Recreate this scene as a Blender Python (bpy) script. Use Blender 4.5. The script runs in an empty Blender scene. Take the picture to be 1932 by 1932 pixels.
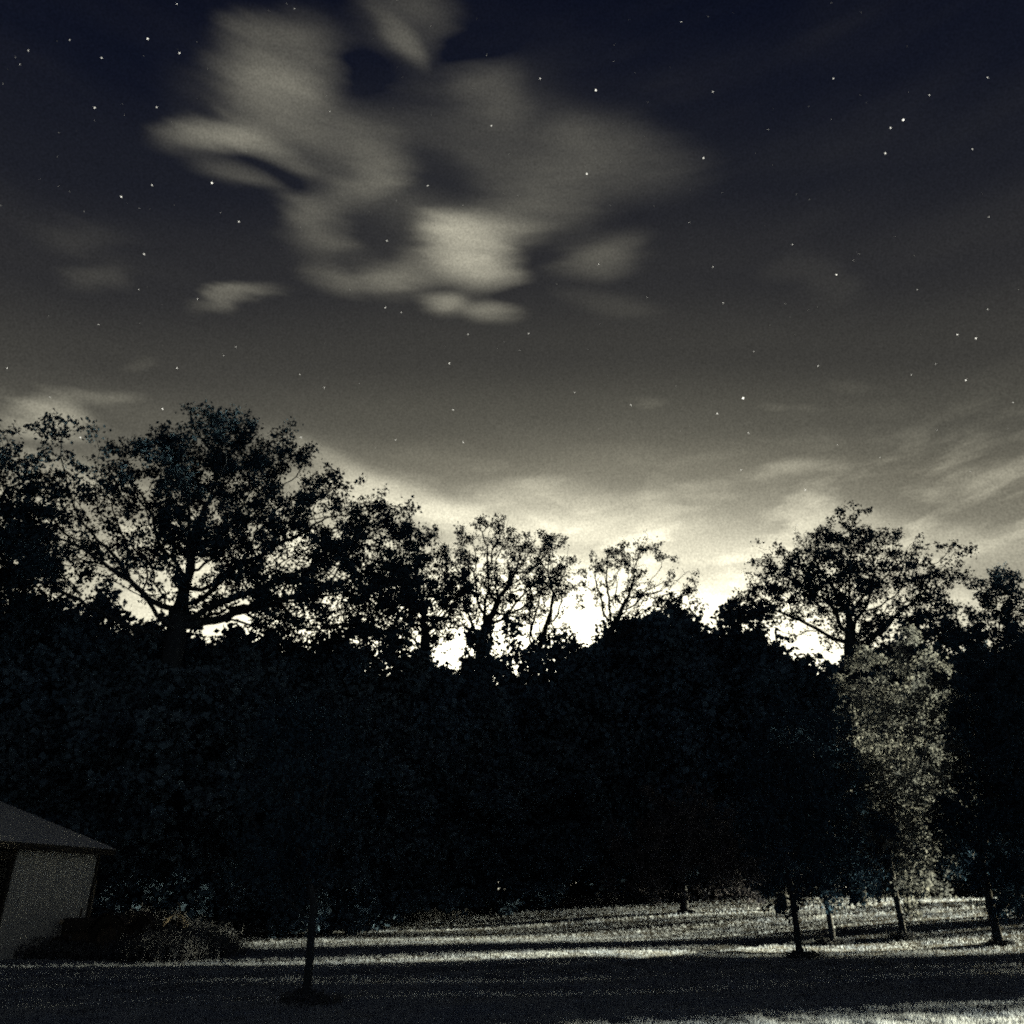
import bpy, bmesh, math, random
import numpy as np
from mathutils import Vector

R = math.radians
scene = bpy.context.scene
col = scene.collection

# ------------------------------------------------------------------ camera
PITCH = R(25.4)
CAM_H = 1.7
FW = 1526.0 / 1932.0                 # focal length as a share of the frame width
cam_d = bpy.data.cameras.new('camera')
cam_d.sensor_width = 36.0
cam_d.lens = 36.0 * FW
cam_d.clip_start = 0.1
cam_d.clip_end = 6000.0
cam_d.dof.use_dof = True
cam_d.dof.focus_distance = 9.0
cam_d.dof.aperture_fstop = 2.2
cam = bpy.data.objects.new('camera', cam_d)
cam.location = (0, 0, CAM_H)
cam.rotation_euler = (R(90) + PITCH, 0, 0)
col.objects.link(cam)
scene.camera = cam

SP, CP = math.sin(PITCH), math.cos(PITCH)


def ray(px, py):
    """Direction in the world of a point of the photograph (measured on a 1932 pixel wide copy)."""
    u = (px - 966.0) / 1526.0
    v = (966.0 - py) / 1526.0
    return np.array([u, CP - v * SP, SP + v * CP])


def azel(px, py):
    d = ray(px, py)
    d = d / np.linalg.norm(d)
    return math.degrees(math.atan2(d[0], d[1])), math.degrees(math.asin(d[2]))


# ------------------------------------------------------------------ render settings
scene.render.engine = 'CYCLES'
scene.view_settings.view_transform = 'Standard'
scene.view_settings.look = 'None'
scene.view_settings.gamma = 1.0
scene.view_settings.use_curve_mapping = False
EXPOSURE = 3.5                       # a long night exposure
scene.view_settings.exposure = EXPOSURE
scene.cycles.use_denoising = False
scene.cycles.max_bounces = 3
scene.cycles.use_adaptive_sampling = True
scene.cycles.adaptive_threshold = 0.018
scene.cycles.adaptive_min_samples = 16
scene.cycles.diffuse_bounces = 1
scene.cycles.transparent_max_bounces = 4
scene.cycles.volume_bounces = 0
scene.cycles.filter_width = 1.9
scene.cycles.sample_clamp_indirect = 2.0

# ------------------------------------------------------------------ low warm light from the side of the field
SUN_AZ, SUN_EL = 75.0, 5.0            # degrees: azimuth from +Y towards +X
sun_d = bpy.data.lights.new('lamp_stand_in', 'SUN')  # parallel light standing in for an unseen yard lamp off to the right
sun_d.energy = 4.2
sun_d.angle = R(1.4)
sun_d.color = (1.0, 0.84, 0.47)
sun = bpy.data.objects.new('lamp_stand_in', sun_d)
sdir = Vector((math.sin(R(SUN_AZ)) * math.cos(R(SUN_EL)), math.cos(R(SUN_AZ)) * math.cos(R(SUN_EL)), math.sin(R(SUN_EL))))
sun.rotation_euler = sdir.to_track_quat('Z', 'Y').to_euler()
sun.location = (60, 30, 40)
col.objects.link(sun)

# ------------------------------------------------------------------ night sky
world = bpy.data.worlds.new('World')
scene.world = world
world.use_nodes = True
wn = world.node_tree
for n in list(wn.nodes):
    wn.nodes.remove(n)
WL = wn.links.new


def wnode(t, **kw):
    n = wn.nodes.new(t)
    for k, v in kw.items():
        setattr(n, k, v)
    return n


def wmath(op, a, b=None, c=None, clamp=False):
    n = wnode('ShaderNodeMath', operation=op)
    n.use_clamp = clamp
    for i, x in enumerate((a, b, c)):
        if x is None:
            continue
        if isinstance(x, (int, float)):
            n.inputs[i].default_value = x
        else:
            WL(x, n.inputs[i])
    return n.outputs[0]


tc = wnode('ShaderNodeTexCoord')
sep = wnode('ShaderNodeSeparateXYZ')
WL(tc.outputs['Generated'], sep.inputs[0])
AZ = wmath('MULTIPLY', wmath('ARCTAN2', sep.outputs[0], sep.outputs[1]), 57.29578)
EL = wmath('MULTIPLY', wmath('ARCSINE', sep.outputs[2]), 57.29578)
comb = wnode('ShaderNodeCombineXYZ')
WL(AZ, comb.inputs[0])
WL(EL, comb.inputs[1])
P = comb.outputs[0]


def wnoise(vec, scale, rot=0.0, sc=10.0, detail=3.0, rough=0.5):
    m = wnode('ShaderNodeMapping')
    m.inputs['Rotation'].default_value = (0, 0, R(rot))
    m.inputs['Scale'].default_value = (scale[0], scale[1], 1)
    WL(vec, m.inputs[0])
    n = wnode('ShaderNodeTexNoise')
    n.inputs['Scale'].default_value = sc
    n.inputs['Detail'].default_value = detail
    n.inputs['Roughness'].default_value = rough
    WL(m.outputs[0], n.inputs['Vector'])
    return n


# soft drift of the cloud edges
warp = wnoise(P, (0.012, 0.026), 8, 5.0, 1.0)
wv = wnode('ShaderNodeVectorMath', operation='SUBTRACT')
WL(warp.outputs['Color'], wv.inputs[0])
wv.inputs[1].default_value = (0.5, 0.5, 0.5)
ws = wnode('ShaderNodeVectorMath', operation='MULTIPLY')
WL(wv.outputs[0], ws.inputs[0])
ws.inputs[1].default_value = (6.5, 3.4, 0.0)
wa = wnode('ShaderNodeVectorMath', operation='ADD')
WL(P, wa.inputs[0])
WL(ws.outputs[0], wa.inputs[1])
smear = wnoise(P, (0.022, 0.14), 10, 2.2, 3.0, 0.6)
sm_x = wnode('ShaderNodeCombineXYZ')
WL(wmath('MULTIPLY', wmath('SUBTRACT', smear.outputs['Fac'], 0.5), 8.0), sm_x.inputs[0])
WL(wmath('MULTIPLY', wmath('SUBTRACT', smear.outputs['Fac'], 0.5), -1.6), sm_x.inputs[1])
wb = wnode('ShaderNodeVectorMath', operation='ADD')
WL(wa.outputs[0], wb.inputs[0])
WL(sm_x.outputs[0], wb.inputs[1])
PW = wb.outputs[0]

# long exposure streaks: stretched noise
st1 = wnoise(P, (0.016, 0.085), 9, 5.0, 3.0, 0.55)
STREAK = wmath('MULTIPLY_ADD', st1.outputs['Fac'], 1.3, 0.35)
st2 = wnoise(P, (0.008, 0.05), 4, 6.0, 3.0, 0.5)


def blob(px, py, rx, ry, rot, strength):
    """One soft cloud at its own direction in the sky (sizes as seen on the 1932 pixel copy)."""
    a, e = azel(px, py)
    a2, e2 = azel(px + 10, py)
    a3, e3 = azel(px, py - 10)
    dpx = math.hypot((a2 - a) * math.cos(R(e)), e2 - e) / 10.0
    dpy = math.hypot((a3 - a) * math.cos(R(e)), e3 - e) / 10.0
    tilt = math.degrees(math.atan2(e2 - e, (a2 - a) * math.cos(R(e))))
    m = wnode('ShaderNodeMapping', vector_type='TEXTURE')
    m.inputs['Location'].default_value = (a, e, 0)
    m.inputs['Rotation'].default_value = (0, 0, R(tilt - rot))
    m.inputs['Scale'].default_value = (rx * dpx / math.cos(R(e)) * 1.40, ry * dpy * 1.40, 1)
    WL(PW, m.inputs[0])
    ln = wnode('ShaderNodeVectorMath', operation='LENGTH')
    WL(m.outputs[0], ln.inputs[0])
    mr = wnode('ShaderNodeMapRange', interpolation_type='SMOOTHERSTEP')
    mr.inputs['From Min'].default_value = 1.25
    mr.inputs['From Max'].default_value = 0.0
    mr.inputs['To Min'].default_value = 0.0
    mr.inputs['To Max'].default_value = strength
    WL(ln.outputs[1], mr.inputs['Value'])
    return mr.outputs[0]


CLOUDS = [
    (530, 140, 100, 85, 5, .085), (545, 200, 90, 60, 5, .05), (430, 272, 95, 36, 8, .12), (500, 290, 80, 24, 22, .05),
    (540, 250, 160, 80, 12, .024), (650, 260, 90, 80, 0, .05), (700, 335, 60, 55, 0, .065),
    (470, 352, 75, 20, 16, .05), (600, 410, 62, 46, -10, .07), (612, 512, 48, 24, 22, .05), (700, 440, 120, 60, 0, .02),
    (455, 562, 78, 18, -6, .085), (750, 40, 80, 80, 10, .035), (735, 85, 50, 22, 30, .06),
    (880, 310, 210, 150, 0, .034), (920, 190, 80, 70, 0, .035), (990, 400, 120, 60, -20, .045),
    (912, 436, 84, 30, -2, .14), (890, 492, 80, 50, 18, .21), (880, 465, 60, 60, 0, .06), (770, 500, 110, 36, -4, .09), (700, 515, 80, 20, 0, .04),
    (838, 568, 50, 20, 10, .14), (932, 597, 52, 19, 2, .11), (1125, 478, 75, 42, -8, .05), (1050, 470, 80, 50, 0, .02),
    (1180, 285, 130, 70, 10, .035), (1080, 300, 120, 80, 0, .02), (1150, 580, 90, 24, 6, .02), (185, 510, 65, 24, 6, .022),
    (160, 440, 80, 26, 10, .01),
    (668, 130, 75, 46, 10, -.014), (694, 190, 75, 30, 12, -.016), (631, 302, 65, 28, 12, -.022), (543, 352, 75, 26, 16, -.012),
    (819, 340, 85, 50, 20, -.024), (1000, 455, 80, 50, 0, -.027), (704, 436, 80, 40, 6, -.019), (897, 109, 80, 50, 0, -.02), (945, 550, 70, 20, 10, -.04),
    (90, 772, 55, 28, 4, .22), (75, 806, 75, 15, 2, .20), (175, 745, 80, 11, 6, .05), (245, 682, 42, 13, 0, .02),
    (1440, 892, 48, 15, -10, .13), (1400, 912, 40, 10, 0, .06), (1220, 780, 28, 13, 0, .025),
    (1465, 768, 34, 10, 0, .025), (1535, 768, 30, 8, 8, .02), (1600, 720, 42, 13, 0, .012), (1540, 535, 60, 40, 0, .01),
    (620, 850, 80, 26, 22, .10), (720, 925, 150, 30, 14, .22), (640, 950, 120, 50, 0, .15),
    (1040, 925, 80, 20, 2, .12), (930, 975, 170, 26, 8, .28), (1130, 985, 190, 26, 10, .28),
    (1380, 1010, 170, 26, 12, .12), (1600, 962, 90, 18, 4, .14), (1780, 985, 130, 28, 8, .13),
    (1900, 1030, 110, 22, 8, .07), (1650, 1030, 160, 40, 0, .10), (1860, 1110, 150, 30, 4, .08),
    (40, 930, 120, 60, 0, .16),
]
acc = None
for c in CLOUDS:
    b = blob(*c)
    acc = b if acc is None else wmath('ADD', acc, b)
clouds = wmath('MULTIPLY', wmath('MAXIMUM', acc, 0.0), STREAK)
# thin drifting veil over the whole sky, the same character all the way round
veil = wmath('MULTIPLY', wmath('POWER', st2.outputs['Fac'], 3.0), 0.012)
clouds = wmath('ADD', clouds, veil)

# clear night sky: glow near the horizon fading to navy overhead
ramp = wnode('ShaderNodeValToRGB')
side = wnode('ShaderNodeMapRange', interpolation_type='SMOOTHSTEP')
side.inputs['From Min'].default_value = 4.0
side.inputs['From Max'].default_value = 50.0
side.inputs['To Min'].default_value = 0.0
side.inputs['To Max'].default_value = 7.0
WL(wmath('ABSOLUTE', wmath('SUBTRACT', AZ, 2.0)), side.inputs['Value'])
WL(wmath('DIVIDE', wmath('ADD', EL, side.outputs[0]), 60.0, clamp=True), ramp.inputs[0])
cr = ramp.color_ramp
cr.interpolation = 'EASE'
stops = [(0, (.30, .28, .20)), (16, (.120, .113, .084)), (23, (.100, .094, .072)), (28, (.094, .088, .068)),
         (32, (.062, .0595, .049)), (36.5, (.036, .035, .032)), (42, (.0190, .0192, .0215)), (48, (.0086, .0098, .0152)),
         (54, (.0036, .0050, .0118)), (60, (.0022, .0034, .0098))]
cr.elements[0].position = 0
cr.elements[0].color = (*stops[0][1], 1)
cr.elements[1].position = 1
cr.elements[1].color = (*stops[-1][1], 1)
for e, c in stops[1:-1]:
    el = cr.elements.new(e / 60.0)
    el.color = (*c, 1)

# town glow beyond the woods
ga, ge = azel(1130, 1330)


def glow(a0, e0, wa_, we_, s):
    m = wnode('ShaderNodeMapping', vector_type='TEXTURE')
    m.inputs['Location'].default_value = (a0, e0, 0)
    m.inputs['Rotation'].default_value = (0, 0, R(-3))
    m.inputs['Scale'].default_value = (wa_, we_, 1)
    WL(PW, m.inputs[0])
    ln = wnode('ShaderNodeVectorMath', operation='DOT_PRODUCT')
    WL(m.outputs[0], ln.inputs[0])
    WL(m.outputs[0], ln.inputs[1])
    g = wmath('EXPONENT', wmath('MULTIPLY', ln.outputs['Value'], -1.0))
    return wmath('MULTIPLY', g, s)


GL = wmath('ADD', glow(ga - 1, ge - 1, 22.0, 8.8, 3.1), glow(ga - 18, ge + 1, 26.0, 8.8, 0.42))
GL = wmath('MULTIPLY', GL, wmath('MULTIPLY_ADD', st1.outputs['Fac'], 0.5, 0.75))

# low streaky cloud deck lit by the glow
deck = wnoise(PW, (0.085, 0.30), 5, 2.0, 3.0, 0.52)
dk_ = wnode('ShaderNodeMapRange', interpolation_type='SMOOTHSTEP')
dk_.inputs['From Min'].default_value = 0.43
dk_.inputs['From Max'].default_value = 0.72
dk_.inputs['To Max'].default_value = 0.50
WL(deck.outputs['Fac'], dk_.inputs['Value'])
band = wmath('EXPONENT', wmath('MULTIPLY', wmath('POWER', wmath('ABSOLUTE', wmath('DIVIDE', wmath('SUBTRACT', EL, 21.0), 4.6)), 2.0), -1.0))
lit_side = wmath('EXPONENT', wmath('MULTIPLY', wmath('POWER', wmath('ABSOLUTE', wmath('DIVIDE', wmath('SUBTRACT', AZ, 2.0), 36.0)), 2.0), -1.0))
GL = wmath('ADD', GL, wmath('MULTIPLY', wmath('MULTIPLY', band, lit_side), dk_.outputs[0]))

cl_col = wnode('ShaderNodeVectorMath', operation='SCALE')
cl_col.inputs[0].default_value = (1.0, 0.945, 0.72)
WL(wmath('ADD', clouds, GL), cl_col.inputs['Scale'])
grain = wnode('ShaderNodeTexNoise')          # fine film-like grain added to the sky brightness
grain.inputs['Scale'].default_value = 520.0
grain.inputs['Detail'].default_value = 0.0
WL(tc.outputs['Generated'], grain.inputs['Vector'])
add = wnode('ShaderNodeVectorMath', operation='ADD')
WL(ramp.outputs[0], add.inputs[0])
WL(cl_col.outputs[0], add.inputs[1])
bg = wnode('ShaderNodeBackground')
gm = wnode('ShaderNodeVectorMath', operation='SCALE')
WL(add.outputs[0], gm.inputs[0])
WL(wmath('MULTIPLY_ADD', grain.outputs['Fac'], 0.62, 0.69), gm.inputs['Scale'])
WL(gm.outputs[0], bg.inputs['Color'])
bg.inputs['Strength'].default_value = 1.22 * 2.0 ** -EXPOSURE
out = wnode('ShaderNodeOutputWorld')
WL(bg.outputs[0], out.inputs['Surface'])
world.cycles.sampling_method = 'MANUAL'
world.cycles.sample_map_resolution = 512

# ------------------------------------------------------------------ helpers
rng = np.random.default_rng(7)
random.seed(7)


def tag(o, label=None, cat=None, group=None, kind=None):
    if label:
        o['label'] = label
    if cat:
        o['category'] = cat
    if group:
        o['group'] = group
    if kind:
        o['kind'] = kind
    return o


def empty(name, loc, rz=0.0):
    o = bpy.data.objects.new(name, None)
    o.location = loc
    o.rotation_euler = (0, 0, rz)
    o.empty_display_size = 0.3
    col.objects.link(o)
    return o


def np_mesh(name, verts, faces, smooth=False):
    """verts (n,3); faces (m,k) array of one face size."""
    verts = np.ascontiguousarray(verts, dtype=np.float32)
    faces = np.ascontiguousarray(faces, dtype=np.int32)
    me = bpy.data.meshes.new(name)
    n, k = faces.shape
    me.vertices.add(len(verts))
    me.vertices.foreach_set('co', verts.ravel())
    me.loops.add(n * k)
    me.loops.foreach_set('vertex_index', faces.ravel())
    me.polygons.add(n)
    me.polygons.foreach_set('loop_start', np.arange(0, n * k, k, dtype=np.int32))
    me.polygons.foreach_set('loop_total', np.full(n, k, dtype=np.int32))
    if smooth:
        me.polygons.foreach_set('use_smooth', np.ones(n, dtype=bool))
    me.update(calc_edges=True)
    return me


def link(name, me, mat, parent=None, loc=None):
    o = bpy.data.objects.new(name, me)
    if mat is not None and not me.materials:
        me.materials.append(mat)
    if parent is not None:
        o.parent = parent
    if loc is not None:
        o.location = loc
    col.objects.link(o)
    return o


class MB:
    """Collects boxes, tubes and discs and links them as one mesh object."""

    def __init__(self):
        self.bm = bmesh.new()

    def box(self, c, s, rot=None, bevel=0.0):
        vs = []
        for dx in (-.5, .5):
            for dy in (-.5, .5):
                for dz in (-.5, .5):
                    v = Vector((dx * s[0], dy * s[1], dz * s[2]))
                    if rot is not None:
                        v.rotate(rot)
                    vs.append(self.bm.verts.new(v + Vector(c)))
        fs = []
        for idx in ((0, 1, 3, 2), (4, 6, 7, 5), (0, 4, 5, 1), (2, 3, 7, 6), (0, 2, 6, 4), (1, 5, 7, 3)):
            fs.append(self.bm.faces.new([vs[i] for i in idx]))
        if bevel > 0:
            ed = list({e for f in fs for e in f.edges})
            bmesh.ops.bevel(self.bm, geom=ed, offset=bevel, segments=2, affect='EDGES', profile=0.5)
        return self

    def tube(self, pts, r, k=10, closed=False):
        pts = [Vector(p) for p in pts]
        rs = r if isinstance(r, (list, tuple)) else [r] * len(pts)
        rings = []
        n = len(pts)
        for i, p in enumerate(pts):
            if closed:
                d = pts[(i + 1) % n] - pts[i - 1]
            else:
                d = pts[min(i + 1, n - 1)] - pts[max(i - 1, 0)]
            d.normalize()
            ref = Vector((0, 0, 1)) if abs(d.z) < .9 else Vector((1, 0, 0))
            a = d.cross(ref).normalized()
            b = d.cross(a)
            rings.append([self.bm.verts.new(p + (a * math.cos(t) + b * math.sin(t)) * rs[i])
                          for t in (2 * math.pi * j / k for j in range(k))])
        m = n if closed else n - 1
        for i in range(m):
            A, B = rings[i], rings[(i + 1) % n]
            for j in range(k):
                self.bm.faces.new((A[j], A[(j + 1) % k], B[(j + 1) % k], B[j]))
        if not closed:
            self.bm.faces.new(rings[0][::-1])
            self.bm.faces.new(rings[-1])
        return self

    def lathe(self, c, axis, prof, k=24):
        """prof: (distance along the axis, radius) pairs."""
        axis = Vector(axis).normalized()
        ref = Vector((0, 0, 1)) if abs(axis.z) < .9 else Vector((1, 0, 0))
        a = axis.cross(ref).normalized()
        b = axis.cross(a)
        c = Vector(c)
        rings = []
        for (h, r) in prof:
            rings.append([self.bm.verts.new(c + axis * h + (a * math.cos(t) + b * math.sin(t)) * r)
                          for t in (2 * math.pi * j / k for j in range(k))])
        for i in range(len(rings) - 1):
            for j in range(k):
                self.bm.faces.new((rings[i][j], rings[i][(j + 1) % k], rings[i + 1][(j + 1) % k], rings[i + 1][j]))
        return self

    def sheet(self, grid, thick=None):
        vs = [[self.bm.verts.new(Vector(p)) for p in row] for row in grid]
        for i in range(len(vs) - 1):
            for j in range(len(vs[0]) - 1):
                self.bm.faces.new((vs[i][j], vs[i][j + 1], vs[i + 1][j + 1], vs[i + 1][j]))
        return self

    def mesh(self, name, smooth=False):
        bmesh.ops.recalc_face_normals(self.bm, faces=self.bm.faces[:])
        me = bpy.data.meshes.new(name)
        self.bm.to_mesh(me)
        self.bm.free()
        if smooth:
            me.polygons.foreach_set('use_smooth', np.ones(len(me.polygons), dtype=bool))
        return me

    def build(self, name, mat, parent=None, smooth=False):
        return link(name, self.mesh(name, smooth), mat, parent)


# ------------------------------------------------------------------ materials
def material(name, build):
    m = bpy.data.materials.new(name)
    m.use_nodes = True
    nt = m.node_tree
    for n in list(nt.nodes):
        nt.nodes.remove(n)
    o = nt.nodes.new('ShaderNodeOutputMaterial')
    build(nt, o)
    return m


def ramp_col(nt, fac, c0, c1, p0=0.3, p1=0.7):
    r = nt.nodes.new('ShaderNodeValToRGB')
    r.color_ramp.elements[0].position = p0
    r.color_ramp.elements[0].color = (*c0, 1)
    r.color_ramp.elements[1].position = p1
    r.color_ramp.elements[1].color = (*c1, 1)
    nt.links.new(fac, r.inputs[0])
    return r.outputs[0]


def nz(nt, scale, detail=4.0, coord='Object', stretch=None):
    t = nt.nodes.new('ShaderNodeTexCoord')
    n = nt.nodes.new('ShaderNodeTexNoise')
    n.inputs['Scale'].default_value = scale
    n.inputs['Detail'].default_value = detail
    v = t.outputs[coord]
    if stretch:
        mp = nt.nodes.new('ShaderNodeMapping')
        mp.inputs['Scale'].default_value = stretch
        nt.links.new(v, mp.inputs[0])
        v = mp.outputs[0]
    nt.links.new(v, n.inputs['Vector'])
    return n.outputs['Fac']


def plain(name, c0, c1, scale=6.0, rough=0.7, metal=0.0, bump=0.0, stretch=None):
    def f(nt, o):
        p = nt.nodes.new('ShaderNodeBsdfPrincipled')
        fac = nz(nt, scale, 5.0, stretch=stretch)
        nt.links.new(ramp_col(nt, fac, c0, c1), p.inputs['Base Color'])
        p.inputs['Roughness'].default_value = rough
        p.inputs['Metallic'].default_value = metal
        p.inputs['Specular IOR Level'].default_value = 0.3
        if bump:
            b = nt.nodes.new('ShaderNodeBump')
            b.inputs['Strength'].default_value = bump
            nt.links.new(fac, b.inputs['Height'])
            nt.links.new(b.outputs[0], p.inputs['Normal'])
        nt.links.new(p.outputs[0], o.inputs['Surface'])
    return material(name, f)


def leafy(name, c0, c1, trans=0.25, scale=1.3):
    def f(nt, o):
        fac = nz(nt, scale, 3.0)
        c = ramp_col(nt, fac, c0, c1)
        d = nt.nodes.new('ShaderNodeBsdfDiffuse')
        t = nt.nodes.new('ShaderNodeBsdfTranslucent')
        nt.links.new(c, d.inputs['Color'])
        nt.links.new(c, t.inputs['Color'])
        m = nt.nodes.new('ShaderNodeMixShader')
        m.inputs[0].default_value = trans
        nt.links.new(d.outputs[0], m.inputs[1])
        nt.links.new(t.outputs[0], m.inputs[2])
        nt.links.new(m.outputs[0], o.inputs['Surface'])
    return material(name, f)


M = {}
M['leaf_dark'] = leafy('leaf_dark', (.046, .090, .175), (.066, .112, .200), .05, .6)
M['leaf_edge'] = leafy('leaf_edge', (.044, .082, .150), (.064, .102, .170), .05, .6)
M['leaf_shaded'] = leafy('leaf_shaded', (.017, .038, .080), (.029, .054, .098), .05, .6)  # darker leaf copy: shade of the near-black crowns put into the colour
M['leaf_lit'] = leafy('leaf_lit', (.075, .092, .125), (.18, .205, .24), .30, .8)  # paler leaf copy: side light on one lawn tree put into the colour
M['leaf_rust'] = leafy('leaf_rust', (.052, .062, .098), (.098, .100, .130), .10, .9)
M['bark'] = plain('bark', (.009, .017, .036), (.022, .032, .055), 5.0, .95, 0, .6, (1, 1, .25))
M['grass'] = leafy('grass', (.225, .29, .45), (.32, .38, .50), .42, .55)
M['weed'] = leafy('weed', (.06, .076, .12), (.12, .135, .165), .25, 1.0)
M['soil'] = plain('soil', (.035, .052, .085), (.095, .115, .15), .9, .95, 0, .5)
M['sheet_metal'] = plain('sheet_metal', (.31, .36, .45), (.43, .48, .57), 1.6, .55, .0, .03, (1, 1, .2))
M['trim_dark'] = plain('trim_dark', (.012, .014, .020), (.03, .032, .038), 4.0, .7)
M['tractor_paint'] = plain('tractor_paint', (.020, .022, .030), (.050, .046, .050), 5.0, .6)
M['rubber'] = plain('rubber', (.012, .012, .014), (.025, .025, .027), 8.0, .85)
M['rust_iron'] = plain('rust_iron', (.025, .026, .032), (.075, .065, .062), 9.0, .8)
M['pale_iron'] = plain('pale_iron', (.22, .21, .20), (.36, .34, .31), 9.0, .6)
M['wood_post'] = plain('wood_post', (.10, .095, .09), (.24, .22, .19), 8.0, .9, 0, .3, (1, 1, .1))


# ------------------------------------------------------------------ ground
def sm(t):
    t = np.clip(t, 0, 1)
    return t * t * (3 - 2 * t)


def base_h(x, y):
    w = y + 0.9 * x
    h = 1.45 * sm((w - 32.0) / 52.0)
    # broad swells of the mown field
    h = h + 0.10 * np.sin(0.21 * x + 0.9) * np.sin(0.26 * y + 0.05 * x) * sm((y - 10) / 12)
    h = h + 0.03 * np.sin(0.55 * y - 0.16 * x + 1.7) * sm((y - 18) / 10)
    h = h + 0.010 * np.sin(1.35 * y - 0.30 * x + 0.8 * np.sin(0.3 * x)) * sm((y - 14) / 10)
    return h


def hit(px, py, f=base_h):
    d = ray(px, py)
    t0, t1 = 1.0, None
    t = 3.0
    while t < 260:
        if CAM_H + d[2] * t < float(f(d[0] * t, d[1] * t)):
            t1 = t
            break
        t0 = t
        t += 0.5
    if t1 is None:
        t0 = t1 = 120.0
    for _ in range(30):
        m = (t0 + t1) / 2
        if CAM_H + d[2] * m < float(f(d[0] * m, d[1] * m)):
            t1 = m
        else:
            t0 = m
    return np.array([d[0] * t1, d[1] * t1])


# a shallow drainage dip that winds across the field
DITCH = np.array([hit(*p) for p in [(-250, 1880), (100, 1864), (420, 1848), (700, 1838), (940, 1827), (1150, 1812),
                                   (1330, 1794), (1480, 1774), (1620, 1758)]])


def ditch_d(x, y):
    x = np.asarray(x, dtype=float)
    y = np.asarray(y, dtype=float)
    best = np.full(np.broadcast(x, y).shape, 1e9)
    sgn = np.zeros_like(best)
    for a, b in zip(DITCH[:-1], DITCH[1:]):
        d = b - a
        t = np.clip(((x - a[0]) * d[0] + (y - a[1]) * d[1]) / (d @ d), 0, 1)
        qx, qy = x - (a[0] + t * d[0]), y - (a[1] + t * d[1])
        dd = np.hypot(qx, qy)
        s = np.sign(d[0] * qy - d[1] * qx)
        m = dd < best
        best = np.where(m, dd, best)
        sgn = np.where(m, s, sgn)
    return best, sgn


def H(x, y):
    d, s = ditch_d(x, y)
    h = base_h(x, y)
    h = h - 0.20 * np.exp(-(d / 0.55) ** 2) + 0.07 * np.exp(-((d * s + 1.2) / 0.6) ** 2)
    return h


def axis_pts(lo, hi, step, far):
    mid = np.arange(lo, hi + 1e-6, step)
    out_ = np.geomspace(step, far, 20)
    return np.concatenate([lo - np.cumsum(out_)[::-1] * 1.0, mid, hi + np.cumsum(out_)])


gx = axis_pts(-42, 48, 0.45, 90)
gy = axis_pts(4, 84, 0.4, 90)
GX, GY = np.meshgrid(gx, gy)
GZ = H(GX, GY) + rng.normal(0, .012, GX.shape)
nv = GX.shape
idx = np.arange(GX.size).reshape(nv)
gf = np.stack([idx[:-1, :-1].ravel(), idx[:-1, 1:].ravel(), idx[1:, 1:].ravel(), idx[1:, :-1].ravel()], 1)
ground = link('ground', np_mesh('ground', np.stack([GX.ravel(), GY.ravel(), GZ.ravel()], 1), gf, True), M['soil'])
tag(ground, 'wide grassy field with low swells in front of the dark woods', 'field', kind='structure')


def blades(n, xy, height, width, lean=0.35):
    """n single-triangle blades standing on the ground."""
    x, y = xy[:, 0], xy[:, 1]
    z = H(x, y) - 0.01
    ang = rng.uniform(0, 2 * np.pi, n)
    dx, dy = np.cos(ang) * width / 2, np.sin(ang) * width / 2
    la = rng.uniform(0, 2 * np.pi, n)
    ll = height * rng.uniform(0, lean, n) * 1.5
    V = np.empty((n, 3, 3))
    V[:, 0] = np.stack([x - dx, y - dy, z], 1)
    V[:, 1] = np.stack([x + dx, y + dy, z], 1)
    V[:, 2] = np.stack([x + np.cos(la) * ll, y + np.sin(la) * ll, z + height], 1)
    return V.reshape(-1, 3), np.arange(n * 3).reshape(n, 3)


# mown grass: blades gathered in tufts, spread evenly over the seen wedge of the field
NG = 330000
d_ = 12.0 / (1 - rng.uniform(0, 1, NG) * (1 - 12.0 / 80.0)) ** 1.0
a_ = rng.uniform(R(-35), R(38), NG)
xy = np.stack([np.sin(a_) * d_, np.cos(a_) * d_], 1)
cell = np.floor(xy / 0.35)
hsh = np.modf(np.abs(np.sin(cell[:, 0] * 12.9898 + cell[:, 1] * 78.233) * 43758.5453))[0]
dd, ss = ditch_d(xy[:, 0], xy[:, 1])
rough_zone = sm((xy[:, 1] + 0.45 * xy[:, 0] - 44) / 14)
hgt = (0.045 + 0.055 * hsh ** 2) * rng.uniform(.6, 1.3, NG) + rough_zone * rng.uniform(0, .16, NG) * hsh
wid = np.maximum(0.012, d_ * 0.0011) * rng.uniform(.7, 1.4, NG)
v, f = blades(NG, xy, hgt, wid, .6)
tag(link('grass', np_mesh('grass', v, f), M['grass']), 'short mown grass covering the whole field', 'grass', kind='stuff')

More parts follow.
